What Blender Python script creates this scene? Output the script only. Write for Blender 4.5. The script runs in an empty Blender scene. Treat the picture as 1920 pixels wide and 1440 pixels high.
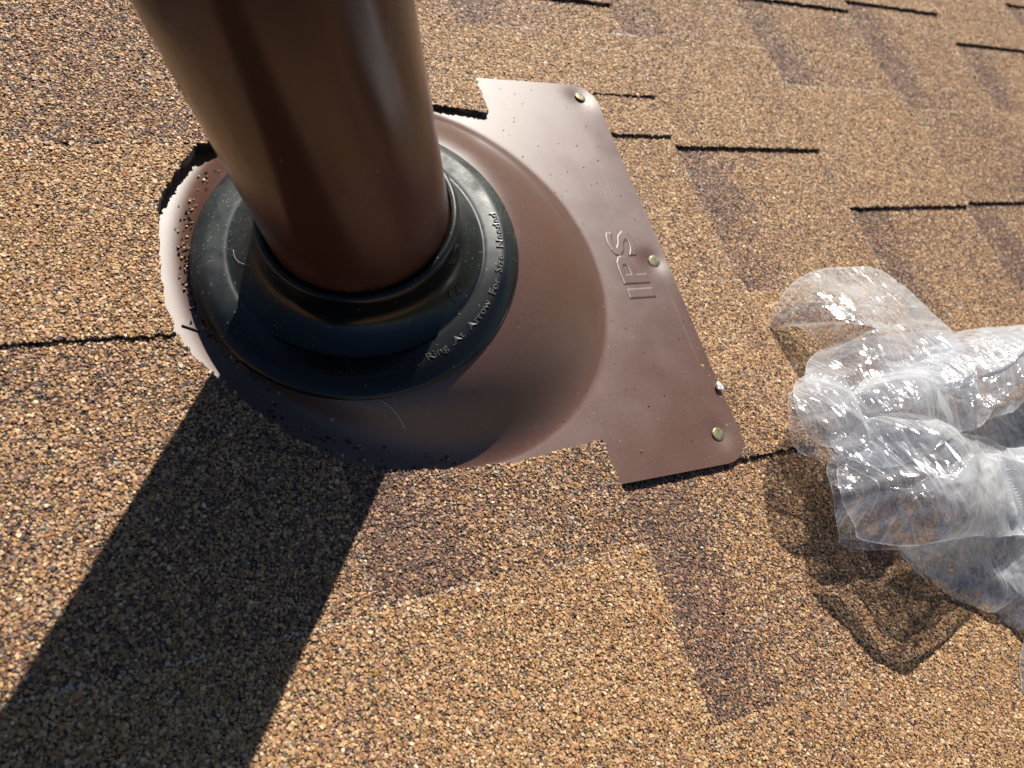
import bpy, bmesh, math
import numpy as np
from mathutils import Matrix, Vector, Euler

# ------------------------------------------------------------------ frame of the place
# Everything on the roof is laid out in roof millimetres: x down the slope, y along the courses, z off the roof.
PITCH = 0.43195
ct, st = math.cos(PITCH), math.sin(PITCH)
MR = Matrix(((ct, 0, st, 0), (0, 1, 0, 0), (-st, 0, ct, 0), (0, 0, 0, 1)))   # roof -> world (metres)
MM = 0.001
rng = np.random.default_rng(11)
scene = bpy.context.scene
col = scene.collection

# ------------------------------------------------------------------ camera
CAM = np.array([-247.7, 0.0, 356.5])
RC = np.array([[0.87943169, -0.29203059, 0.37592292], [-0.09885448, -0.88453483, -0.45587929], [0.46564761, 0.36375303, -0.80675649]])
FPX = 1561.9
cd = bpy.data.cameras.new('camera'); cam = bpy.data.objects.new('camera', cd); col.objects.link(cam)
cd.sensor_width = 36.0; cd.lens = FPX / 1920 * 36.0
cd.clip_start = 0.005; cd.clip_end = 2000
m = Matrix.Identity(4)
for i in range(3):
    m[i][0] = RC[0][i]; m[i][1] = -RC[1][i]; m[i][2] = -RC[2][i]; m[i][3] = CAM[i] * MM
cam.matrix_world = MR @ m
cd.dof.use_dof = True; cd.dof.focus_distance = 0.42; cd.dof.aperture_fstop = 11.0
scene.camera = cam

# ------------------------------------------------------------------ light
sun_roof = Vector((0.2016, 0.6917, 0.6935)).normalized()
sun_dir = (MR.to_3x3() @ sun_roof).normalized()
elev = math.asin(sun_dir.z); azim = math.atan2(sun_dir.x, sun_dir.y)
w = bpy.data.worlds.new('World'); scene.world = w; w.use_nodes = True
nt = w.node_tree; nt.nodes.clear()
sky = nt.nodes.new('ShaderNodeTexSky'); sky.sky_type = 'NISHITA'; sky.sun_disc = False
sky.sun_elevation = elev; sky.sun_rotation = azim; sky.air_density = 0.8; sky.dust_density = 0.2; sky.ozone_density = 2.5
bg = nt.nodes.new('ShaderNodeBackground'); bg.inputs['Strength'].default_value = 0.05
wo = nt.nodes.new('ShaderNodeOutputWorld')
nt.links.new(sky.outputs[0], bg.inputs[0]); nt.links.new(bg.outputs[0], wo.inputs[0])
sl = bpy.data.lights.new('sun', 'SUN'); sl.energy = 5.0; sl.angle = math.radians(0.53); sl.color = (1.0, 0.95, 0.86)
sun = bpy.data.objects.new('sun', sl); col.objects.link(sun)
sun.rotation_euler = sun_dir.to_track_quat('Z', 'Y').to_euler(); sun.location = sun_dir * 5
scene.view_settings.view_transform = 'Standard'; scene.view_settings.look = 'None'
scene.view_settings.exposure = 0.42; scene.view_settings.gamma = 1.0
scene.render.engine = 'CYCLES'
scene.cycles.transparent_max_bounces = 32; scene.cycles.max_bounces = 4; scene.cycles.diffuse_bounces = 1; scene.cycles.glossy_bounces = 2
scene.render.resolution_x = 1024; scene.render.resolution_y = 768

# ------------------------------------------------------------------ helpers
def top(o, base=(0, 0, 0)):
    o.matrix_world = MR @ Matrix.Translation(Vector(base) * MM)
def mesh_obj(name, verts, faces, mat, parent=None, smooth=False, base=(0, 0, 0)):
    me = bpy.data.meshes.new(name)
    v = (np.asarray(verts, float) - np.asarray(base, float)) * MM
    me.from_pydata([tuple(p) for p in v], [], [tuple(int(i) for i in f) for f in faces])
    me.validate(); me.update()
    if smooth: me.polygons.foreach_set('use_smooth', [True] * len(me.polygons))
    if mat: me.materials.append(mat)
    o = bpy.data.objects.new(name, me); col.objects.link(o)
    if parent: o.parent = parent
    else: top(o, base)
    return o
def thing(name, label, cat, base=(0, 0, 0), group=None):
    o = bpy.data.objects.new(name, None); col.objects.link(o); top(o, base); o.empty_display_size = 0.02
    return tag(o, label, cat, group)
def tag(o, label=None, cat=None, group=None, kind=None):
    if label: o['label'] = label
    if cat: o['category'] = cat
    if group: o['group'] = group
    if kind: o['kind'] = kind
    return o
def pip(P, poly):
    poly = np.asarray(poly, float); x, y = P[:, 0], P[:, 1]; ins = np.zeros(len(P), bool)
    j = len(poly) - 1
    for i in range(len(poly)):
        xi, yi = poly[i]; xj, yj = poly[j]
        if yi != yj:
            ins ^= ((yi > y) != (yj > y)) & (x < (xj - xi) * (y - yi) / (yj - yi) + xi)
        j = i
    return ins
_perm = {}
def vnoise(x, y, s, seed=0):
    """smooth value noise in 0..1, feature size s"""
    if seed not in _perm: _perm[seed] = np.random.default_rng(seed + 100).random((257, 257))
    T = _perm[seed]; X = np.asarray(x) / s + 1000.37; Y = np.asarray(y) / s + 1000.71
    xi = np.floor(X).astype(int); yi = np.floor(Y).astype(int); fx = X - xi; fy = Y - yi
    fx = fx * fx * (3 - 2 * fx); fy = fy * fy * (3 - 2 * fy); xi %= 256; yi %= 256
    return (T[xi, yi] * (1 - fx) + T[xi + 1, yi] * fx) * (1 - fy) + (T[xi, yi + 1] * (1 - fx) + T[xi + 1, yi + 1] * fx) * fy
def project(P):
    q = (P - CAM) @ RC.T
    return 960 + FPX * q[:, 0] / q[:, 2], 720 + FPX * q[:, 1] / q[:, 2], q[:, 2]

# node helper
class NT:
    def __init__(s, name):
        s.m = bpy.data.materials.new(name); s.m.use_nodes = True; s.t = s.m.node_tree; s.t.nodes.clear()
        s.out = s.t.nodes.new('ShaderNodeOutputMaterial')
    def n(s, typ, **kw):
        nd = s.t.nodes.new('ShaderNode' + typ)
        for k, v in kw.items():
            if k.startswith('_'): setattr(nd, k[1:], v)
            else: s.set(nd, k, v)
        return nd
    def set(s, nd, k, v):
        key = k.replace('__', ' ')
        sock = nd.inputs[int(key[1:])] if (key[0] == 'i' and key[1:].isdigit()) else nd.inputs[key]
        if hasattr(v, 'links') or isinstance(v, bpy.types.NodeSocket): s.t.links.new(v, sock)
        else: sock.default_value = v
    def ramp(s, fac, stops):
        r = s.n('ValToRGB', Fac=fac); e = r.color_ramp.elements
        while len(e) < len(stops): e.new(0.5)
        for el, (p, c) in zip(e, stops):
            el.position = p; el.color = (c, c, c, 1) if np.isscalar(c) else (*c, 1)
        return r.outputs[0]
    def math(s, op, a, b=0.0, clamp=False):
        nd = s.n('Math', _operation=op, _use_clamp=clamp); s.set(nd, 'i0', a); s.set(nd, 'i1', b); return nd.outputs[0]
    def mix(s, fac, a, b, mode='MIX'):
        nd = s.n('Mix', _data_type='RGBA', _blend_type=mode); s.set(nd, 'i0', fac); s.set(nd, 'i6', a); s.set(nd, 'i7', b); return nd.outputs[2]
    def coord(s, scale=(1, 1, 1), rot=(0, 0, 0)):
        tc = s.n('TexCoord'); mp = s.n('Mapping', Scale=scale, Rotation=rot); s.t.links.new(tc.outputs['Object'], mp.inputs['Vector']); return mp.outputs[0]
    def noise(s, vec, scale, detail=2.0, rough=0.5):
        return s.n('TexNoise', Vector=vec, Scale=scale, Detail=detail, Roughness=rough).outputs[0]
    def done(s, shader):
        s.t.links.new(shader, s.out.inputs['Surface']); return s.m
def C4(c): return (*c, 1.0)

# ------------------------------------------------------------------ materials
def mat_granule():
    t = NT('granule_stone')
    a = t.n('Attribute', _attribute_type='GEOMETRY', _attribute_name='gcol')
    c = a.outputs['Color']
    p = t.n('BsdfPrincipled', Base__Color=c, Roughness=0.55); t.set(p, 'Specular IOR Level', 0.4)
    return t.done(p.outputs[0])
def mat_shingle():
    t = NT('shingle_surface'); vec = t.coord()
    vo = t.n('TexVoronoi', Vector=vec, Scale=640.0); vo.inputs['Randomness'].default_value = 1.0
    sep = t.n('SeparateColor', Color=vo.outputs['Color'])
    c = t.ramp(sep.outputs[0], [(0.0, (0.05, 0.045, 0.045)), (0.2, (0.16, 0.09, 0.06)), (0.4, (0.36, 0.2, 0.09)), (0.62, (0.48, 0.31, 0.15)), (0.82, (0.55, 0.39, 0.21)), (1.0, (0.66, 0.52, 0.34))])
    big = t.noise(vec, 9.0, 3.0)
    c = t.mix(t.ramp(big, [(0.45, 0.0), (0.7, 0.6)]), c, (0.5, 0.36, 0.34, 1), 'MULTIPLY')
    gap = t.ramp(vo.outputs['Distance'], [(0.25, 1.0), (0.62, 0.0)])
    c = t.mix(gap, (0.012, 0.011, 0.011, 1), c)
    h = t.ramp(vo.outputs['Distance'], [(0.0, 1.0), (0.7, 0.0)])
    b = t.n('Bump', Height=h, Strength=1.0, Distance=0.0011)
    p = t.n('BsdfPrincipled', Base__Color=c, Roughness=0.7, Normal=b.outputs[0])
    return t.done(p.outputs[0])
def mat_asphalt():
    t = NT('asphalt_edge'); vec = t.coord()
    n = t.noise(vec, 900.0, 3.0)
    b = t.n('Bump', Height=n, Strength=1.0, Distance=0.0008)
    c = t.ramp(n, [(0.4, (0.010, 0.010, 0.011)), (0.75, (0.04, 0.035, 0.03))])
    c = t.mix(t.ramp(t.noise(vec, 60.0, 3.0), [(0.5, 0.0), (0.68, 0.8)]), c, (0.30, 0.27, 0.24, 1))
    p = t.n('BsdfPrincipled', Base__Color=c, Roughness=0.75, Normal=b.outputs[0])
    return t.done(p.outputs[0])
def mat_flashing():
    t = NT('brown_painted_aluminium'); vec = t.coord()
    fine = t.noise(vec, 1400.0, 2.0)
    mid = t.noise(vec, 34.0, 4.0, 0.6)
    c = t.mix(t.ramp(mid, [(0.3, 0.0), (0.8, 0.5)]), (0.106, 0.048, 0.031, 1), (0.120, 0.058, 0.040, 1))
    sp = t.n('TexVoronoi', Vector=vec, Scale=230.0)
    speck = t.ramp(sp.outputs['Distance'], [(0.05, 1.0), (0.11, 0.0)])
    sel = t.n('SeparateColor', Color=sp.outputs['Color'])
    dust = t.math('MULTIPLY', speck, t.ramp(sel.outputs[1], [(0.80, 0.0), (0.86, 1.0)]))
    c = t.mix(t.math('MULTIPLY', dust, 0.8), c, (0.42, 0.36, 0.3, 1))
    sc = t.noise(t.coord((1, 0.02, 1), (0, 0, 0.7)), 420.0, 1.0)
    c = t.mix(t.math('MULTIPLY', t.ramp(sc, [(0.72, 0.0), (0.8, 1.0)]), 0.12), c, (0.5, 0.42, 0.36, 1))
    gr = t.noise(vec, 700.0, 2.0)
    c = t.mix(t.ramp(gr, [(0.35, 0.0), (0.7, 0.22)]), c, (0.19, 0.12, 0.105, 1))
    b = t.n('Bump', Height=fine, Strength=0.05, Distance=0.0004)
    r = t.ramp(mid, [(0.3, 0.43), (0.8, 0.48)])
    d = t.n('BsdfDiffuse', Color=c, Normal=b.outputs[0])
    g = t.n('BsdfGlossy', _distribution='BECKMANN', Color=(1, 1, 1, 1), Roughness=r, Normal=b.outputs[0])
    f = t.n('Fresnel', IOR=1.7)
    return t.done(t.n('MixShader', i0=f.outputs[0], i1=d.outputs[0], i2=g.outputs[0]).outputs[0])
def mat_pipe():
    t = NT('brown_gloss_paint'); vec = t.coord()
    sm = t.noise(t.coord((1, 1, 0.35)), 42.0, 5.0, 0.65)
    patch = t.noise(vec, 9.0, 1.0)
    smear = t.math('MULTIPLY', t.ramp(sm, [(0.56, 0.0), (0.78, 1.0)]), t.ramp(patch, [(0.38, 0.0), (0.55, 1.0)]))
    c = t.mix(t.math('MULTIPLY', smear, 0.24), (0.092, 0.033, 0.018, 1), (0.34, 0.27, 0.23, 1))
    sp = t.n('TexVoronoi', Vector=vec, Scale=120.0); sel = t.n('SeparateColor', Color=sp.outputs['Color'])
    speck = t.math('MULTIPLY', t.ramp(sp.outputs['Distance'], [(0.03, 1.0), (0.06, 0.0)]), t.ramp(sel.outputs[0], [(0.82, 0.0), (0.86, 1.0)]))
    c = t.mix(t.math('MULTIPLY', speck, 0.5), c, (0.5, 0.42, 0.36, 1))
    wav = t.noise(vec, 14.0, 2.0)
    b = t.n('Bump', Height=wav, Strength=0.12, Distance=0.002)
    r = t.math('ADD', 0.21, t.math('MULTIPLY', smear, 0.3))
    p = t.n('BsdfPrincipled', Base__Color=c, Roughness=r, Normal=b.outputs[0]); t.set(p, 'Specular IOR Level', 0.4)
    return t.done(p.outputs[0])
def mat_rubber(name='black_rubber'):
    t = NT(name); vec = t.coord()
    cl = t.noise(vec, 70.0, 4.0, 0.65)
    sx = t.n('SeparateXYZ', Vector=vec)
    # dust settled on the up-slope and down-slope sides, wiped clean at the front
    side = t.ramp(t.math('ADD', t.math('MULTIPLY', sx.outputs[1], 6.5), 0.42), [(0.12, 0.03), (0.5, 1.0)])
    dust = t.math('MULTIPLY', t.ramp(cl, [(0.32, 0.3), (0.7, 0.85)]), side)
    c = t.mix(dust, (0.0045, 0.005, 0.0055, 1), (0.046, 0.053, 0.051, 1))
    sp = t.n('TexVoronoi', Vector=vec, Scale=800.0); sel = t.n('SeparateColor', Color=sp.outputs['Color'])
    on = t.math('GREATER_THAN', sel.outputs[0], t.math('SUBTRACT', 0.985, t.math('MULTIPLY', side, t.ramp(cl, [(0.3, 0.05), (0.65, 0.4)]))))
    speck = t.math('MULTIPLY', t.ramp(sp.outputs['Distance'], [(0.14, 0.8), (0.3, 0.0)]), on)
    c = t.mix(speck, c, (0.30, 0.29, 0.26, 1))
    r = t.math('ADD', 0.2, t.math('MULTIPLY', dust, 0.55))
    p = t.n('BsdfPrincipled', Base__Color=c, Roughness=r); t.set(p, 'Specular IOR Level', 0.5)
    return t.done(p.outputs[0])
def mat_simple(name, c, rough, metal=0.0, bump=0.0, bscale=500.0, c2=None):
    t = NT(name); vec = t.coord(); n = t.noise(vec, bscale, 3.0)
    cc = t.mix(t.ramp(n, [(0.35, 0.0), (0.7, 1.0)]), C4(c), C4(c2 or tuple(x * 0.75 for x in c)))
    p = t.n('BsdfPrincipled', Base__Color=cc, Roughness=rough, Metallic=metal)
    if bump:
        b = t.n('Bump', Height=n, Strength=0.6, Distance=bump); t.set(p, 'Normal', b.outputs[0])
    return t.done(p.outputs[0])
def mat_film():
    t = NT('clear_stretch_film')
    at = t.n('Attribute', _attribute_type='GEOMETRY', _attribute_name='haze_film')
    lines = t.noise(t.coord((1.0, 0.03, 0.03), (0, 0, 0.25)), 640.0, 1.0, 0.6)
    b = t.n('Bump', Height=lines, Strength=0.3, Distance=0.0012)
    lw = t.n('LayerWeight', Blend=0.5)
    streak = t.math('MULTIPLY', t.ramp(lines, [(0.56, 0.0), (0.70, 1.0)]), 0.34)
    edge = t.math('MULTIPLY', t.math('POWER', lw.outputs['Facing'], 2.2), 0.7)
    fac = t.math('ADD', t.math('ADD', at.outputs['Fac'], edge), streak, True)
    dif = t.n('BsdfDiffuse', Color=(0.88, 0.90, 0.94, 1), Normal=b.outputs[0])
    trl = t.n('BsdfTranslucent', Color=(0.88, 0.90, 0.94, 1), Normal=b.outputs[0])
    d2 = t.n('MixShader', i0=0.5, i1=dif.outputs[0], i2=trl.outputs[0])
    tr = t.n('BsdfTransparent', Color=(0.91, 0.91, 0.92, 1))
    body = t.n('MixShader', i0=fac, i1=tr.outputs[0], i2=d2.outputs[0])
    vo = t.n('TexVoronoi', Vector=t.coord((1.0, 0.17, 0.4), (0, 0, 0.9)), Scale=420.0)
    sub = t.n('VectorMath', _operation='SUBTRACT', i0=vo.outputs['Color'], i1=(0.5, 0.5, 0.5))
    scl = t.n('VectorMath', _operation='SCALE', i0=sub.outputs[0], Scale=0.42)
    add = t.n('VectorMath', _operation='ADD', i0=b.outputs[0], i1=scl.outputs[0])
    nrm = t.n('VectorMath', _operation='NORMALIZE', i0=add.outputs[0])
    gl = t.n('BsdfGlossy', Color=(1, 1, 1, 1), Roughness=0.15, Normal=nrm.outputs[0])
    gf = t.math('ADD', 0.13, t.math('MULTIPLY', t.math('POWER', lw.outputs['Facing'], 4.0), 0.6), True)
    g = t.n('MixShader', i0=gf, i1=body.outputs[0], i2=gl.outputs[0])
    return t.done(g.outputs[0])
M_GR, M_SH, M_AS, M_FL, M_PI, M_RU = mat_granule(), mat_shingle(), mat_asphalt(), mat_flashing(), mat_pipe(), mat_rubber()
M_NAIL = mat_simple('zinc_plated_steel', (0.40, 0.35, 0.20), 0.5, 0.7, 0.0006, 420.0, (0.19, 0.175, 0.11))
M_WHITE = mat_simple('white_stone', (0.8, 0.78, 0.74), 0.6, 0, 0.0006, 300.0)
M_FILM = mat_film()
M_FIB = mat_simple('pale_fibre', (0.62, 0.58, 0.5), 0.6)
M_HOLE = mat_simple('deep_rubber', (0.004, 0.004, 0.004), 0.3)
M_LET = mat_simple('moulded_rubber', (0.012, 0.013, 0.013), 0.38, 0, 0, 900.0, (0.007, 0.0075, 0.0075))
M_GROUND = mat_simple('dry_ground', (0.12, 0.11, 0.06), 0.9, 0, 0.02, 3.0, (0.07, 0.085, 0.03))
M_DECK = mat_simple('roof_underlay', (0.03, 0.03, 0.032), 0.9)

# ------------------------------------------------------------------ granules: small faceted stones, joined per shingle
TAN = [((.475, .268, .115), .28), ((.54, .345, .170), .22), ((.395, .202, .085), .19), ((.64, .475, .30), .09), ((.285, .152, .077), .09), ((.46, .245, .15), .10), ((.115, .10, .094), .015), ((.235, .185, .142), .015)]
DRK = [((.158, .086, .064), .33), ((.245, .128, .088), .28), ((.088, .076, .071), .11), ((.375, .212, .108), .14), ((.42, .25, .168), .11), ((.05, .044, .042), .03)]
def pick_cols(tone):
    n = len(tone); out = np.empty((n, 4)); out[:, 3] = 1
    def choose(pal, k):
        c = np.array([p[0] for p in pal]); q = np.array([p[1] for p in pal]); q = q / q.sum()
        return c[rng.choice(len(pal), k, p=q)]
    d = rng.random(n) < tone
    out[~d, :3] = choose(TAN, (~d).sum()); out[d, :3] = choose(DRK, d.sum())
    out[:, :3] *= rng.normal(1, .16, (n, 1)).clip(.5, 1.4); out[:, :3] = out[:, :3].clip(0, .86)
    return out
def stone_template(near):
    k = 4 if near else 5; a = np.arange(k) * 2 * math.pi / k
    if near:
        V = np.concatenate([np.c_[1.06 * np.cos(a), 1.06 * np.sin(a), np.full(k, -.45)], np.c_[.80 * np.cos(a + .5), .80 * np.sin(a + .5), np.full(k, .6)]])
        F = [(i, (i + 1) % k, k + i) for i in range(k)] + [((i + 1) % k, k + (i + 1) % k, k + i) for i in range(k)] + [(k, k + 1, k + 2), (k, k + 2, k + 3)]
    else:
        V = np.concatenate([np.c_[1.1 * np.cos(a), 1.1 * np.sin(a), np.full(k, .0)], [[.1, .05, .5]]])
        F = [(i, (i + 1) % k, k) for i in range(k)]
    return V, np.array(F)
def granules(name, P, tone, size, parent, base=(0, 0, 0), cols=None, flat=0.62, lod=None):
    n = len(P); P = P - np.asarray(base, float)
    c = pick_cols(tone) if cols is None else cols
    near = np.ones(n, bool) if lod is None else lod
    VV, FF, CC, off_ = [], [], [], 0
    for sel, nr in ((near, True), (~near, False)):
        idx = np.where(sel)[0]; q = len(idx)
        if not q: continue
        tv, tf = stone_template(nr); nv = len(tv)
        v = np.repeat(tv[None], q, 0) + rng.normal(0, .15, (q, nv, 3))
        v = v * (size[idx][:, None] * rng.uniform(.74, 1.26, (q, 3)) * np.array([1, 1, flat]))[:, None, :]
        # lie about flat, any heading
        tx, ty, tz = rng.normal(0, .2, q), rng.normal(0, .2, q), rng.uniform(0, 6.283, q)
        cz, sz = np.cos(tz)[:, None], np.sin(tz)[:, None]
        x = v[..., 0] * cz - v[..., 1] * sz; y = v[..., 0] * sz + v[..., 1] * cz; z = v[..., 2]
        z = z + x * np.tan(tx)[:, None] + y * np.tan(ty)[:, None]
        v = np.stack([x, y, z], -1) + P[idx][:, None, :]
        VV.append(v.reshape(-1, 3)); FF.append((tf[None] + (np.arange(q) * nv)[:, None, None]).reshape(-1, 3) + off_)
        CC.append(np.repeat(c[idx], nv, 0)); off_ += q * nv
    V = np.concatenate(VV) * MM; F = np.concatenate(FF); CC = np.concatenate(CC)
    me = bpy.data.meshes.new(name)
    me.vertices.add(len(V)); me.vertices.foreach_set('co', V.astype(np.float32).ravel())
    me.loops.add(F.size); me.loops.foreach_set('vertex_index', F.astype(np.int32).ravel())
    me.polygons.add(len(F)); me.polygons.foreach_set('loop_start', np.arange(0, F.size, 3, dtype=np.int32))
    a = me.attributes.new('gcol', 'FLOAT_COLOR', 'POINT'); a.data.foreach_set('color', CC.astype(np.float32).ravel())
    me.update(); me.polygons.foreach_set('use_smooth', np.zeros(len(F), bool)); me.materials.append(M_GR)
    o = bpy.data.objects.new(name, me); col.objects.link(o); o['kind'] = 'stuff'
    if parent: o.parent = parent
    else: top(o, base)
    return o

# ------------------------------------------------------------------ setting: ground, roof deck
g = bpy.data.meshes.new('ground'); S = 400
g.from_pydata([(-S, -S, -3.6), (S, -S, -3.6), (S, S, -3.6), (-S, S, -3.6)], [], [(0, 1, 2, 3)]); g.materials.append(M_GROUND)
go_ = bpy.data.objects.new('ground', g); col.objects.link(go_); tag(go_, kind='structure')
X0, X1, Y0, Y1 = -1716, 2145, -2000, 2600
def box(x0, x1, y0, y1, z0, z1):
    v = [(x, y, z) for z in (z0, z1) for x, y in ((x0, y0), (x1, y0), (x1, y1), (x0, y1))]
    return v, [(0, 3, 2, 1), (4, 5, 6, 7), (0, 1, 5, 4), (1, 2, 6, 5), (2, 3, 7, 6), (3, 0, 4, 7)]
v, f = box(X0 - 20, X1 + 5, Y0, Y1, -24, -5)
roof = mesh_obj('roof', v, f, M_DECK); tag(roof, kind='structure')

E = 143.0
T = 2.7
def ragged(poly, step=2.6, amp=.42):
    out = []
    P = [np.array(p, float) for p in poly]
    for a, b in zip(P, P[1:] + P[:1]):
        L = np.linalg.norm(b - a); n = max(1, int(L / step))
        nrm = np.array([b[1] - a[1], a[0] - b[0]]) / max(L, 1e-6)
        for i in range(n):
            p = a + (b - a) * i / n
            if i: p = p + nrm * rng.normal(0, amp)
            out.append(p)
    return np.array(out)
pieces = []   # (object, polygon, plane fn, is_tab, course, tone offset)
def shingle(poly, zf, tab, k, tone=0.0, fine=True, zbot=None, name=None):
    pg = ragged(poly) if fine else np.array(poly, float)
    n = len(pg); zt = zf(pg[:, 0], pg[:, 1]); zb = np.full(n, -4.0) if zbot is None else np.minimum(zt - .5, zbot)
    bm = bmesh.new()
    tv = [bm.verts.new((x * MM, y * MM, z * MM)) for (x, y), z in zip(pg, zt)]
    bv = [bm.verts.new((x * MM, y * MM, z * MM)) for (x, y), z in zip(pg, zb)]
    ft = bm.faces.new(tv); 
    for i in range(n):
        q = bm.faces.new((tv[i], bv[i], bv[(i + 1) % n], tv[(i + 1) % n])); q.material_index = 1
    bm.normal_update()
    if ft.normal.z < 0: bmesh.ops.reverse_faces(bm, faces=bm.faces[:])
    bmesh.ops.triangulate(bm, faces=[ft])
    me = bpy.data.meshes.new('shingle'); bm.to_mesh(me); bm.free()
    me.materials.append(M_SH); me.materials.append(M_AS)
    o = bpy.data.objects.new(name or ('shingle_tab' if tab else 'shingle_strip'), me); col.objects.link(o); o.parent = roof
    pieces.append((o, pg, zf, tab, k, tone))
    return o
def plane(k, dz=0.0, y0=0, sy=0.0):
    return lambda x, y: T * (x - (k - 1) * E) / E + dz + sy * (y - y0)
def rect(k, y0, y1, e=0.0): return [((k - 1) * E - e, y0), (k * E, y0), (k * E, y1), ((k - 1) * E - e, y1)]

# tabs of every course: (y0, y1, tone)
TABS = {
    -1: [(-95, 59, .05)],
    0: [(-80, 62, .0), (439, 548, .12)],
    1: [(97, 215, .10), (-190, -28, .0)],
    2: [(329, 436, .05), (84, 206, .0), (-120, 18, .05), (520, 640, .1)],
    3: [(275, 399, .02), (502, 610, .15), (22, 150, .1)],
    4: [(280, 383, .22), (519, 640, .0), (60, 190, .1)],
    5: [(482, 590, .05), (262, 389, .0), (0, 140, .1)],
    6: [(560, 690, .1), (330, 470, .0)],
    7: [(470, 600, .1), (660, 800, .0)],
}
def fill(k, lo, hi, used):
    r2 = np.random.default_rng(50 + k); out = []
    for a, b in ((lo, used[0]), (used[1], hi)):
        y = a + r2.uniform(20, 90)
        while True:
            wd = r2.uniform(85, 190)
            if y + wd > b - 20: break
            out.append((y, y + wd, r2.uniform(0, .2))); y += wd + r2.uniform(70, 150)
    return out
KS = list(range(-4, 10))
YL, YH = -560, 1060
for k in KS:
    tb = TABS.get(k, [])
    used = (min(a for a, b, c in tb) if tb else 200, max(b for a, b, c in tb) if tb else 200)
    if k == 1: used = (used[0], 430)
    if k == 0: used = (used[0], 548)
    if k == -1: used = (used[0], 440)
    tb = tb + fill(k, YL, YH, used)
    if k in (-1, 0):
        # strips above and below the flashing; the cut pieces round the pipe follow below
        lo, hi = (59, 440) if k == -1 else (62, 439)
        shingle(rect(k, YL, lo), plane(k), False, k, .13, True)
        shingle(rect(k, hi, YH), plane(k, 1.2 if k == 0 else 2.5), False, k, .13, True)
    else:
        shingle(rect(k, YL, YH), plane(k), False, k, .13, True)
    for a, b, tn in tb:
        dz = T
        shingle(rect(k, a, b), plane(k, dz), True, k, tn, True)
# low tab by the flashing's upper corner
shingle([(0, 336), (143, 336), (143, 370.6), (0, 370.6)], plane(1, 2.2), True, 1, .05)
shingle([(0, 370.8), (143, 370.8), (143, 430), (0, 430)], lambda x, y: .4 + .046 * x, True, 1, .0)
# shingles cut round the pipe, lying over the flashing
shingle([(-286, 200), (-204, 199), (-207, 219), (-206, 242), (-202, 272), (-193, 290), (-180, 308), (-286, 306)], lambda x, y: 10.5 + .012 * (x + 200), True, -1, .0, zbot=-1)
shingle([(-286, 306.2), (-179, 309), (-168, 311), (-143.3, 322), (-143.3, 440), (-286, 440)], lambda x, y: 10.2 + .012 * (x + 200) - .012 * (y - 306), True, -1, .32, zbot=-1)
shingle([(-286, 56), (-143.2, 56), (-143.2, 129.5), (-160, 141), (-178, 160), (-188, 174), (-199, 189), (-203, 199.6), (-286, 199.6)], lambda x, y: 1.9 + .014 * (x + 286) + .042 * (y - 60), True, -1, .24, zbot=-1)
shingle([(-142.8, 59), (-.5, 59), (-2, 94), (-4, 120), (-27, 118), (-53, 116), (-88, 117), (-119, 122), (-142.8, 129)], lambda x, y: .8 + .0155 * (x + 143) + .058 * (y - 62), False, 0, .34, zbot=1)
shingle([(-.5, 345), (-32, 348.5), (-80, 352), (-142.8, 354), (-142.8, 438.8), (-.5, 438.8)], lambda x, y: 7.4 + .004 * x - .02 * (y - 345), False, 0, .1, zbot=2.5)

# granules on everything near the flashing
SP = 1.24
gx = np.arange(-330, 860, SP); gy = np.arange(-150, 660, SP * .866)
GX, GY = np.meshgrid(gx, gy); GX[1::2] += SP / 2
P2 = np.c_[GX.ravel(), GY.ravel()] + rng.normal(0, .26, (GX.size, 2))
u, vv, dd = project(np.c_[P2, np.zeros(len(P2))])
P2 = P2[(dd > 0) & (u > -70) & (u < 1990) & (vv > -60) & (vv < 1500)]
P2 = P2[~((P2[:, 0] > 6) & (P2[:, 0] < 82) & (P2[:, 1] > 103) & (P2[:, 1] < 370))]
dep = (np.c_[P2, np.zeros(len(P2))] - CAM) @ RC[2]
owner = np.full(len(P2), -1); zbest = np.full(len(P2), -99.0)
for i, (o, pg, zf, tab, k, tn) in enumerate(pieces):
    lo, hi = pg.min(0), pg.max(0)
    c = np.where((P2[:, 0] > lo[0]) & (P2[:, 0] < hi[0]) & (P2[:, 1] > lo[1]) & (P2[:, 1] < hi[1]))[0]
    if not len(c): continue
    c = c[pip(P2[c], pg)]
    if not len(c): continue
    z = zf(P2[c, 0], P2[c, 1]); b = z > zbest[c]
    owner[c[b]] = i; zbest[c[b]] = z[b]
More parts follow.
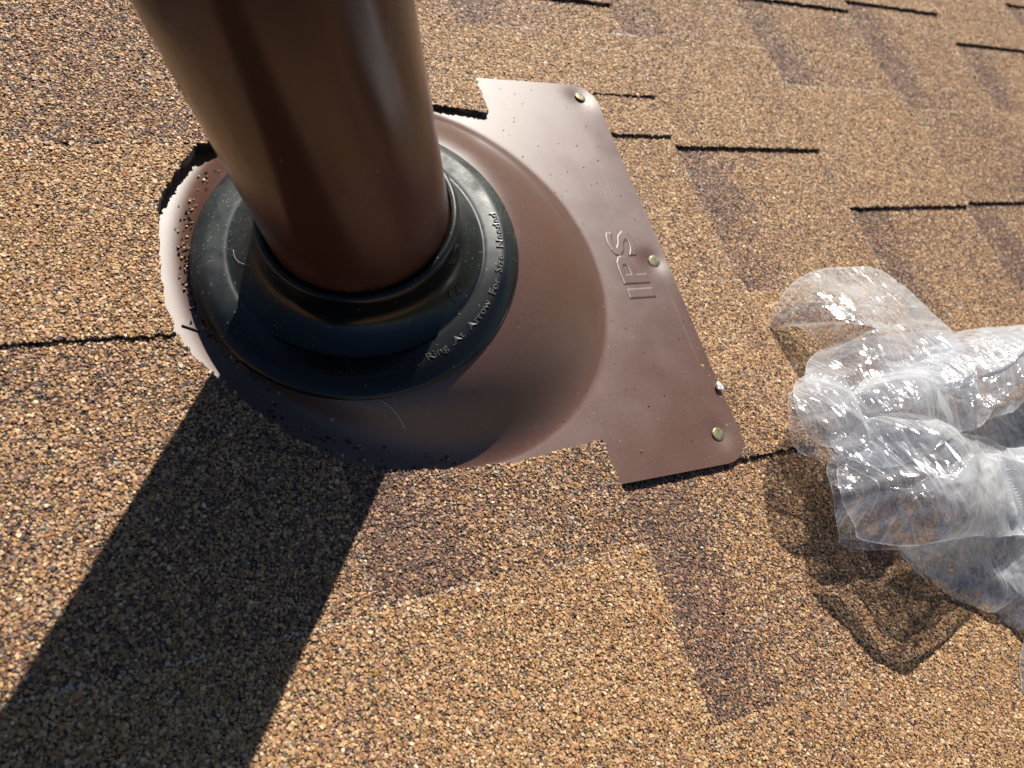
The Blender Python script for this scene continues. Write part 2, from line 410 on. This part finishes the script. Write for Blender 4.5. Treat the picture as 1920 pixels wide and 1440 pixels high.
for i, (o, pg, zf, tab, k, tn) in enumerate(pieces):
    c = np.where(owner == i)[0]
    if len(c) < 5: continue
    P = P2[c]; uu = (P[:, 0] - (k - 1) * E) / E
    n1 = vnoise(P[:, 0], P[:, 1], 46, 3); n2 = vnoise(P[:, 0], P[:, 1], 15, 4); n3 = vnoise(P[:, 0], P[:, 1] * .5, 120, 5)
    tone = .02 + tn * 1.4 + (.3 if tab else .5) * np.clip(n1 - .5, 0, 1) + .16 * (n2 - .5) + .3 * np.clip(n3 - .54, 0, 1)
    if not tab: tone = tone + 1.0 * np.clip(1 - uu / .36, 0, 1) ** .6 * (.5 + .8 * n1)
    size = np.clip(rng.lognormal(math.log(.74), .24, len(P)), .4, 1.3)
    if len(P) > 40: pass
    z = zf(P[:, 0], P[:, 1]) + rng.normal(.1, .14, len(P))
    cols = pick_cols(np.clip(tone, .02, .92))
    # sunlit line painted pale along tab top edges, with filler dust and worn butts
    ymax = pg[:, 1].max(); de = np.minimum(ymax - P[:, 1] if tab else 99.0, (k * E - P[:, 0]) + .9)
    lit_edge_wear = np.clip(1.2 - de / 1.7, 0, 1) * np.clip(vnoise(P[:, 0], P[:, 1], 24, 14) * 2.4 - .55, 0, 1) * .9
    lit_edge_wear = np.maximum(lit_edge_wear, .55 * np.clip(vnoise(P[:, 0], P[:, 1], 5, 15) * 3 - 2.35, 0, 1) * np.clip(vnoise(P[:, 0], P[:, 1], 60, 16) * 3 - 1.6, 0, 1))
    cols[:, :3] = cols[:, :3] * (1 - lit_edge_wear[:, None]) + np.array((.56, .51, .45)) * lit_edge_wear[:, None]
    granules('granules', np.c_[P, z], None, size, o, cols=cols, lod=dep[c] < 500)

# ------------------------------------------------------------------ pipe flashing: metal base and rubber boot
def zp(x): return 4.3 + .012 * x           # top of the plate
BC = np.array([-84.0, 236.5]); BR = 111.0   # foot of the cone
RCN = np.array([-118.4, 226.8, 31.5]); RR = 78.4; RPHI = .28   # rubber ring
RU = np.array([math.cos(RPHI), 0, math.sin(RPHI)]); RV = np.array([0, 1.0, 0]); RN = np.cross(RU, RV)
def cone_pt(a, t):
    """a angle, t 0..1 from foot fillet to the top ring"""
    a = np.asarray(a); cx, sx = np.cos(a), np.sin(a)
    def foot(r): x = BC[0] + r * cx; return np.stack([x, BC[1] + r * sx, zp(x)], -1)
    A, B = foot(BR + 10), foot(BR - 5)
    top_ = RCN - 1.5 * RN + (RR - 1.5) * (cx[..., None] * RU + sx[..., None] * RV)
    K = B + (top_ - B) * np.array([.36, .36, .90])
    tt = np.asarray(t)[..., None]
    # cubic B curve: plate -> fillet -> slope -> shoulder
    return (1 - tt) ** 3 * A + 3 * (1 - tt) ** 2 * tt * B + 3 * (1 - tt) * tt ** 2 * K + tt ** 3 * top_
NAILS = [(77, 366), (80, 231), (73.5, 113)]
fl = thing('pipe_flashing', 'brown metal roof flashing with black rubber boot around the pipe', 'flashing', (BC[0], BC[1], 2))
FB = (BC[0], BC[1], 2)
NA = 384; NRG = 34; NC = 26
ang = np.linspace(0, 2 * math.pi, NA, endpoint=False)
PX0, PX1, PY0, PY1, PRD = -258.0, 89.5, 95.0, 377.0, 17.0
def rr_dist(a):
    d = np.array([math.cos(a), math.sin(a)]); lo, hi = 0, 600
    for _ in range(40):
        md = (lo + hi) / 2; p = BC + d * md
        qx = max(abs(p[0] - (PX0 + PX1) / 2) - ((PX1 - PX0) / 2 - PRD), 0); qy = max(abs(p[1] - (PY0 + PY1) / 2) - ((PY1 - PY0) / 2 - PRD), 0)
        if math.hypot(qx, qy) <= PRD: lo = md
        else: hi = md
    return lo
RD = np.array([rr_dist(a) for a in ang])
def plate_z(x, y):
    z = zp(x) + .12 * (vnoise(x, y, 60, 9) - .5)
    for nx, ny in NAILS: z = z - 1.1 * np.exp(-((x - nx) ** 2 + (y - ny) ** 2) / 60.0)
    return z + .45 * np.clip((x - 70) / 20, 0, 1) ** 2 * np.cos((y - 236) / 25.0)
rows = []
for j in range(NC, -1, -1): rows.append(cone_pt(ang, np.full(NA, j / NC)))
blend0 = rows[-1]
for j in range(1, NRG + 1):
    s = j / NRG; r = (BR + 10) * (1 - s) + RD * s
    x = BC[0] + r * np.cos(ang); y = BC[1] + r * np.sin(ang)
    rows.append(np.stack([x, y, zp(x) * (1 - min(1, s * 4)) + plate_z(x, y) * min(1, s * 4)], -1))
edge = rows[-1].copy(); edge[:, 2] -= .9; rows.append(edge)
inn = edge.copy(); inn[:, :2] = BC + (inn[:, :2] - BC) * .96; rows.append(inn)
V = np.concatenate(rows); F = []
for j in range(len(rows) - 1):
    for i in range(NA):
        F.append((j * NA + i, (j + 1) * NA + i, (j + 1) * NA + (i + 1) % NA, j * NA + (i + 1) % NA))
base = mesh_obj('metal_base', V, F, M_FL, fl, True, FB)
md = base.modifiers.new('edge', 'EDGE_SPLIT'); md.split_angle = math.radians(50)

def text_mesh(body, size, extrude, bevel=0.0, offset=0.0, res=3):
    c = bpy.data.curves.new('lettering', 'FONT'); c.body = body; c.size = size; c.extrude = extrude; c.bevel_depth = bevel; c.bevel_resolution = 1; c.offset = offset; c.resolution_u = res
    o = bpy.data.objects.new('lettering', c); col.objects.link(o); bpy.context.view_layer.update()
    me = bpy.data.meshes.new_from_object(o.evaluated_get(bpy.context.evaluated_depsgraph_get()))
    bpy.data.objects.remove(o); bpy.data.curves.remove(c)
    v = np.array([tuple(p.co) for p in me.vertices]); f = [tuple(p.vertices) for p in me.polygons]
    bpy.data.meshes.remove(me)
    return v, f
# embossed letters on the plate, reading up the lower flange
v, f = text_mesh('IPS', 27.0, .05, .8, .3)
v[:, 0] -= v[:, 0].min(); v[:, 1] -= v[:, 1].min()
v[:, 0] *= 50 / v[:, 0].max(); v[:, 1] *= 20.0 / v[:, 1].max()
x = 70.5 - v[:, 1]; y = 205 + v[:, 0]
mesh_obj('embossed_lettering', np.c_[x, y, plate_z(x, y) + .05 + v[:, 2] * .5], f, M_FL, base, False, FB)

# vent pipe, plumb: leans up-slope against the roof normal
AX = np.array([-math.sin(PITCH), 0, math.cos(PITCH)]); PA = np.array([-97.8, 225.2, 0.0]); PR = 41.5
PU = np.array([math.cos(PITCH), 0, math.sin(PITCH)])
NP = 128; pa = np.linspace(0, 2 * math.pi, NP, endpoint=False)
def ringpts(c, r, U, Vv, a): return c + r * (np.cos(a)[:, None] * U + np.sin(a)[:, None] * Vv)
prof = [(PR, 14), (PR, 200), (PR, 400), (PR, 538), (PR - .8, 540), (PR - 3.5, 540), (PR - 4, 538), (PR - 4, 300)]
V = np.concatenate([ringpts(PA + AX * s, r, PU, RV, pa) for r, s in prof]); F = []
for j in range(len(prof) - 1):
    for i in range(NP): F.append((j * NP + i, j * NP + (i + 1) % NP, (j + 1) * NP + (i + 1) % NP, (j + 1) * NP + i))
pbase = PA + AX * 14
pipe = mesh_obj('vent_pipe', V, F, M_PI, None, True, tuple(pbase))
md = pipe.modifiers.new('edge', 'EDGE_SPLIT'); md.split_angle = math.radians(40)
tag(pipe, 'glossy brown vent pipe standing upright through the black rubber boot', 'pipe')

# rubber boot: lathe whose rings lean over from the ring plane to the pipe
CT = PA + AX * 70.5; CPHI = .345
#        radius, height above ring plane, blend to the pipe mouth
BPROF = [(75.4, -2.6, 0), (78.3, -2.4, 0), (78.9, -1.8, 0), (78.7, -1.0, 0), (77.0, .6, 0), (74.8, 2.4, 0), (72.6, 4.0, 0), (71.2, 4.6, 0), (69.4, 4.9, 0), (66, 5.1, 0), (63, 5.2, 0), (61.4, 5.2, 0), (60.6, 5.0, .0), (59.8, 5.3, .01),
         (58.0, 6.4, .05), (55.4, 8.3, .12), (52.8, 10.3, .22), (50.6, 12.2, .33), (49.0, 14.0, .43), (47.9, 16.0, .52), (47.2, 18.4, .61), (46.7, 21.2, .72), (46.4, 24.2, .84), (46.2, 27.0, .93), (45.9, 28.2, .96), (45.2, 28.9, .98), (44.0, 29.2, 1.0), (42.6, 28.9, 1.0), (41.9, 27.6, 1.0), (41.7, 18, 1.0)]
def boot_ring(r, h, w, a):
    c0 = RCN + RN * h; ph = RPHI + (CPHI - RPHI) * w
    c1 = CT + AX * (h - 29.2)
    c = c0 * (1 - w) + c1 * w
    U = np.array([math.cos(ph), 0, math.sin(ph)])
    return ringpts(c, r, U, RV, a)
NB = 192; ba = np.linspace(0, 2 * math.pi, NB, endpoint=False)
# smooth resample of the profile
bp = np.array(BPROF, float)
V = np.concatenate([boot_ring(r, h, w_, ba) for r, h, w_ in bp]); F = []
for j in range(len(bp) - 1):
    for i in range(NB): F.append((j * NB + i, j * NB + (i + 1) % NB, (j + 1) * NB + (i + 1) % NB, (j + 1) * NB + i))
boot = mesh_obj('rubber_boot', V, F, M_RU, fl, True, FB)
def boot_height(r):
    q = bp[:26]; return np.interp(-r, -q[1:, 0], q[1:, 1]), np.interp(-r, -q[1:, 0], q[1:, 2])
def on_boot(r, a, dz):
    h, w_ = boot_height(r); out = np.empty((len(r), 3))
    for i in range(len(r)): out[i] = boot_ring(r[i], h[i] + dz[i], w_[i], np.array([a[i]]))[0]
    return out
v, f = text_mesh('To  Remove  Ring:  Pull  Tab  And  Ring  At  Arrow  For  Size  Needed', 5.4, .32, .12, -.02, 2)
v[:, 0] -= v[:, 0].min(); L = v[:, 0].max()
a0, a1 = math.radians(-156), math.radians(3)
aa = a0 + (a1 - a0) * v[:, 0] / L; r_ = 70.6 - v[:, 1] * .95
mesh_obj('raised_lettering', on_boot(r_, aa, v[:, 2] + .12), f, M_LET, boot, False, FB)
v, f = text_mesh('4"', 6.2, .32, .12, -.02, 2)
aa = math.radians(-47) + v[:, 0] / 54.0; r_ = 56.2 - v[:, 1] * .8
mesh_obj('raised_size_mark', on_boot(r_, aa, v[:, 2] + .15), f, M_LET, boot, False, FB)
# arrow pointing at the tear ring
arr = [(0, 0), (.7, 0), (.7, 4.2), (1.9, 4.2), (.35, 6.6), (-1.2, 4.2), (0, 4.2)]
av = np.array([(x, y, z) for z in (-.2, .35) for x, y in arr]); n = len(arr)
aa = math.radians(-50.5) + av[:, 0] / 54.0; r_ = 56.5 - av[:, 1] * .8
mesh_obj('raised_arrow', on_boot(r_, aa, av[:, 2] + .12), [tuple(range(n, 2 * n))] + [(i, (i + 1) % n, n + (i + 1) % n, n + i) for i in range(n)], M_LET, boot, False, FB)
# pull tab slot in the collar
sa = np.linspace(0, 2 * math.pi, 24, endpoint=False); sv = []
for dr, k in ((-.3, 1.35), (1.3, 1.15), (1.1, .9), (-1.2, .75)):
    for q in sa:
        hh = 21.5 + 2.3 * k * math.sin(q); ww = np.interp(hh, bp[14:25, 1], bp[14:25, 2]); rr0 = np.interp(hh, bp[14:25, 1], bp[14:25, 0])
        sv.append(boot_ring(rr0 + dr, hh, ww, np.array([math.radians(-37) + 4.0 * k * math.cos(q) / 47 + .012 * math.sin(q)]))[0])
sf = [(j * 24 + i, j * 24 + (i + 1) % 24, (j + 1) * 24 + (i + 1) % 24, (j + 1) * 24 + i) for j in range(3) for i in range(24)] + [tuple(range(72, 96))]
mesh_obj('tab_slot', sv, sf, M_HOLE, boot, True, FB)

# ------------------------------------------------------------------ nails
NL = ['nail head in the upper right corner of the brown flashing, nearest the pipe top', 'nail head beside the embossed letters on the brown flashing edge', 'nail head in the lower right corner of the brown flashing']
for (nx, ny), lab, tilt in zip(NAILS, NL, ((.14, -.1), (-.1, .22), (.05, .12))):
    z0 = float(plate_z(np.array([nx]), np.array([ny]))[0]) + .15
    pr = [(0.01, .85), (1.8, .85), (3.3, .8), (3.9, .6), (4.1, .25), (3.9, -.1), (1.8, -.15), (1.7, -9), (.05, -12)]
    na = np.linspace(0, 2 * math.pi, 28, endpoint=False)
    ca, sa_ = math.cos(tilt[0]), math.sin(tilt[0]); cb, sb = math.cos(tilt[1]), math.sin(tilt[1])
    U = np.array([ca, 0, -sa_]); W = np.array([sa_ * sb, cb, ca * sb]); Nn = np.cross(U, W)
    V = np.concatenate([np.array([nx, ny, z0 + .5]) + Nn * h + ringpts(np.zeros(3), r * (1 + .03 * np.sin(na * 3 + nx)).mean(), U, W, na) for r, h in pr]); F = []
    for j in range(len(pr) - 1):
        for i in range(28): F.append((j * 28 + i, (j + 1) * 28 + i, (j + 1) * 28 + (i + 1) % 28, j * 28 + (i + 1) % 28))
    o = mesh_obj('roofing_nail', V, F, M_NAIL, None, True, (nx, ny, z0)); tag(o, lab, 'nail', 'nails along the flashing edge')
    md = o.modifiers.new('edge', 'EDGE_SPLIT'); md.split_angle = math.radians(55)

# ------------------------------------------------------------------ crumpled stretch film
SHEETS = {
 'dome': ((185,148,46),[(152,178,5),(158,191,11),(175,203,17),(198,210,21),(225,208,25),(245,201,28),(258,183,31),(264,161,34),(267,139,36),(237,118,38),(180,109,35),(158,124,25),(158,143,13),(175,152,13),(174,170,10),(165,178,7)]),
 'lump': ((116,100,52),[(118,127,36),(103,115,42),(96,98,42),(101,87,40),(122,80,38),(140,75,42),(159,100,48),(152,121,46),(136,131,40)]),
 'flap': ((168,97,66),[(125,95,40),(116,81,42),(127,65,52),(162,66,56),(199,74,54),(250,80,50),(298,99,46),(372,123,42),(444,139,42),(334,140,46),(295,141,46),(260,139,46),(214,130,46),(169,122,44),(139,107,42)]),
 'skirt': ((136,52,62),[(118,80,38),(104,59,42),(113,42,30),(118,33,24),(133,23,36),(141,20,48),(179,17,46),(230,12,40),(320,4,34),(366,52,36),(269,60,42),(222,72,50),(175,84,56),(144,94,50)]),
 'tail': ((218,-5,26),[(151,26,22),(167,12,15),(186,-5,9),(211,-23,6),(237,-40,5),(290,-77,5),(351,10,20),(249,17,30),(197,21,35),(165,23,32)]),
 'end': ((237,-60,14),[(236,-38,8),(223,-46,6),(214,-57,4),(209,-68,4),(223,-78,4),(268,-81,5),(292,-62,9),(265,-46,10)]),
 'veil': ((277,52,22),[(253,78,14),(244,52,18),(250,29,20),(281,10,18),(352,1,14),(435,82,14),(371,100,12),(315,94,12)]),
 'bridge': ((171,125,44),[(140,138,26),(165,151,22),(198,149,34),(248,143,40),(238,117,46),(171,96,52),(136,102,46),(121,120,38)]),
}
def crumple(x, y, seed, scale, n=26):
    """piecewise flat facets from random creases, like crushed film"""
    r = np.random.default_rng(seed)
    wx = x + scale * .22 * (vnoise(x, y, scale * 1.3, seed % 50) - .5); wy = y + scale * .22 * (vnoise(x, y, scale * 1.3, seed % 50 + 7) - .5)
    z = np.zeros_like(x)
    for i in range(n):
        a = r.uniform(0, math.pi); L = scale * r.uniform(.6, 2.2); ph = r.uniform(0, L)
        d = wx * math.cos(a) + wy * math.sin(a) + ph
        tri = np.abs((d / L) % 2 - 1) - .5
        gate = np.clip(vnoise(x, y, L * 1.6, (seed * 3 + i) % 60) * 2.2 - .7, 0, 1)
        z += tri * gate * L * r.uniform(.2, 1)
    return z / math.sqrt(n)
def closed_curve(P, n):
    P = np.array(P, float); k = len(P); out = []
    for i in range(n):
        s = i / n * k; j = int(s); t = s - j
        p0, p1, p2, p3 = P[(j - 1) % k], P[j % k], P[(j + 1) % k], P[(j + 2) % k]
        out.append(.5 * ((2 * p1) + (-p0 + p2) * t + (2 * p0 - 5 * p1 + 4 * p2 - p3) * t * t + (-p0 + 3 * p1 - 3 * p2 + p3) * t ** 3))
    return np.array(out)
WV, WF, WM, off = [], [], [], 0
def add_sheet(key, seed, dz=0.0, shrink=1.0, amp=1.0, milk=.10, na=300, nr=84):
    global off
    c, o = SHEETS[key]; c = np.array(c, float); O = closed_curve(o, na)
    r = np.random.default_rng(seed)
    O = c + (O - c) * shrink * (1 + r.normal(0, .004, (na, 1)))
    s = np.linspace(0, 1, nr) ** .7
    G = c + (O - c)[None] * s[:, None, None]
    zc = c[2] * (1 - s[:, None] ** 1.8) + O[None, :, 2] * s[:, None] ** 1.8
    x, y = G[..., 0], G[..., 1]
    fine = crumple(x, y, seed + 2, 6, 10); mid = crumple(x, y, seed + 1, 22, 7)
    dam = 1 - .6 * s[:, None] ** 6
    z = zc + dz + amp * dam * (.95 * crumple(x, y, seed, 58, 8) + .45 * mid + .2 * fine)
    x2 = x + amp * dam * .6 * crumple(x, y, seed + 3, 18, 8); y2 = y + amp * dam * .6 * crumple(x, y, seed + 4, 18, 8)
    z = np.maximum(z, 2.5 + 1.5 * vnoise(x, y, 8, 2))
    # film whitens in creases, in stretched bands and along its rolled edge
    cl = vnoise(x, y, 22, seed % 40) * .6 + vnoise(x, y, 8, seed % 40 + 1) * .4
    gz = np.abs(np.gradient(np.gradient(.5 * fine + mid, axis=0), axis=0)) + np.abs(np.gradient(np.gradient(.5 * fine + mid, axis=1), axis=1))
    band = np.clip(vnoise(x * .25, y * 2.2, 7, seed % 30 + 3) - .55, 0, 1)
    mk = milk * (.35 + 1.5 * np.clip(cl - .25, 0, 1)) + np.clip(gz * .9, 0, .5) + band * .5 + .6 * np.clip((s[:, None] - .985) / .015, 0, 1)
    WM.append(np.clip(mk, 0, .8).ravel())
    WV.append(np.stack([x2, y2, z], -1).reshape(-1, 3))
    i = np.arange(na); i2 = (i + 1) % na
    for j in range(nr - 1):
        WF.append(np.stack([off + j * na + i, off + (j + 1) * na + i, off + (j + 1) * na + i2, off + j * na + i2], -1))
    off += na * nr
add_sheet('dome', 21, 0, 1, .8, .09)
add_sheet('lump', 41, 0, 1, 1.1, .14); add_sheet('lump', 47, -9, .92, 1.2, .12)
add_sheet('flap', 53, 0, 1, 1, .13); add_sheet('flap', 59, -8, .97, 1.3, .09)
add_sheet('skirt', 67, 0, 1, 1, .13); add_sheet('skirt', 71, -9, .95, 1.3, .09)
add_sheet('bridge', 103, 0, 1, 1, .14)
add_sheet('tail', 79, 0, 1, 1, .16); add_sheet('tail', 83, -5, .95, 1.2, .12)
add_sheet('end', 89, 0, 1, 1, .2); add_sheet('veil', 97, 0, 1, .8, .08)
WF = np.concatenate(WF); WB = np.array((215, 60, 4.0))
me = bpy.data.meshes.new('plastic_wrap'); V = ((np.concatenate(WV) - WB) * MM).astype(np.float32)
me.vertices.add(len(V)); me.vertices.foreach_set('co', V.ravel())
me.loops.add(WF.size); me.loops.foreach_set('vertex_index', WF.astype(np.int32).ravel())
me.polygons.add(len(WF)); me.polygons.foreach_set('loop_start', np.arange(0, WF.size, 4, dtype=np.int32))
a = me.attributes.new('haze_film', 'FLOAT', 'POINT'); a.data.foreach_set('value', np.concatenate(WM).astype(np.float32))
me.update(calc_edges=True); me.polygons.foreach_set('use_smooth', np.zeros(len(WF), bool)); me.materials.append(M_FILM)
film = bpy.data.objects.new('plastic_wrap', me); col.objects.link(film); top(film, tuple(WB))
tag(film, 'crumpled clear plastic stretch wrap lying on the shingles', 'plastic wrap')

# ------------------------------------------------------------------ loose bits
# granules washed into the gutter left of the cone and crumbs on the plate
n = 170
a = rng.normal(math.radians(182), math.radians(17), n); tt = np.clip(rng.normal(.40, .09, n), .05, .8)
P = cone_pt(a, tt); P[:, 2] += .6
n2 = 80
q = np.c_[rng.uniform(-30, 86, n2), rng.uniform(105, 372, n2)]; rr_ = np.hypot(q[:, 0] - BC[0], q[:, 1] - BC[1]); q = q[rr_ > BR + 8]
P = np.concatenate([P, np.c_[q, plate_z(q[:, 0], q[:, 1]) + .2]])
a = rng.uniform(math.radians(222), math.radians(268), 70); Q = cone_pt(a, rng.uniform(.02, .3, 70)); Q[:, 2] += .25
P = np.concatenate([P, Q])
size = np.concatenate([rng.uniform(.35, .85, n), rng.uniform(.18, .5, len(q)), rng.uniform(.3, .9, 70)])
cols = pick_cols(np.full(len(P), .35)); blk = rng.random(len(P)) < np.r_[np.full(n, .33), np.full(len(q), .7), np.full(70, .6)]
cols[blk, :3] = (.012, .011, .01)
o = granules('loose_granules', P, None, size, None, (-190, 240, 2), cols, .8)
tag(o, 'loose stone granules and black crumbs scattered on the brown flashing', 'granules', kind='stuff')
# white stone chip at the plate edge
bm = bmesh.new(); bmesh.ops.create_icosphere(bm, subdivisions=2, radius=1)
for vtx in bm.verts:
    p = vtx.co; k = 1 + .3 * math.sin(3.1 * p.x + 2) * math.cos(2.7 * p.y - 1) + .15 * math.sin(5 * p.z)
    vtx.co = Vector((p.x * 2.3 * k, p.y * 3.0 * k, p.z * 1.6 * k)) * MM
me = bpy.data.meshes.new('stone_chip'); bm.to_mesh(me); bm.free(); me.materials.append(M_WHITE)
o = bpy.data.objects.new('stone_chip', me); col.objects.link(o); top(o, (87, 141, 7)); tag(o, 'small white stone chip at the right edge of the brown flashing', 'stone')
# stray fibres and a sliver of shingle
def strand(name, pts, r, mat, label, cat):
    P = np.array(pts, float); n = len(P); V = []; F = []
    for i in range(n):
        d = P[min(i + 1, n - 1)] - P[max(i - 1, 0)]; d /= np.linalg.norm(d); u_ = np.cross(d, [0.1, .2, 1.0]); u_ /= np.linalg.norm(u_); v_ = np.cross(d, u_)
        for k in range(6): V.append(P[i] + r * (math.cos(k * 1.047) * u_ + math.sin(k * 1.047) * v_))
    for i in range(n - 1):
        for k in range(6): F.append((i * 6 + k, i * 6 + (k + 1) % 6, (i + 1) * 6 + (k + 1) % 6, (i + 1) * 6 + k))
    F += [tuple(range(5, -1, -1)), tuple(range((n - 1) * 6, n * 6))]
    o = mesh_obj(name, V, F, mat, None, True, tuple(P[0])); tag(o, label, cat); return o
P = cone_pt(np.full(9, math.radians(-99)) + np.linspace(0, -.03, 9) + .006 * np.sin(np.linspace(0, 5, 9)), np.linspace(.93, .55, 9)); P[:, 2] += .8
strand('fibre', P, .22, M_FIB, 'thin pale fibre stuck to the shaded flashing cone below the boot', 'fibre')
P = on_boot(np.linspace(57.5, 51, 9) + 2.0 * np.sin(np.linspace(0, 3.1, 9)), np.radians(np.linspace(172, 186, 9)), np.full(9, .5))
strand('fibre', P, .09, M_FIB, 'tiny curled pale hair on the sunlit left side of the rubber boot', 'fibre')
P = cone_pt(np.full(5, math.radians(195)) + np.linspace(-.02, .03, 5), np.linspace(.03, .2, 5)); P[:, 2] += .5
strand('shingle_sliver', P, .35, M_AS, 'thin black sliver of shingle lying in the left gutter of the flashing', 'sliver')
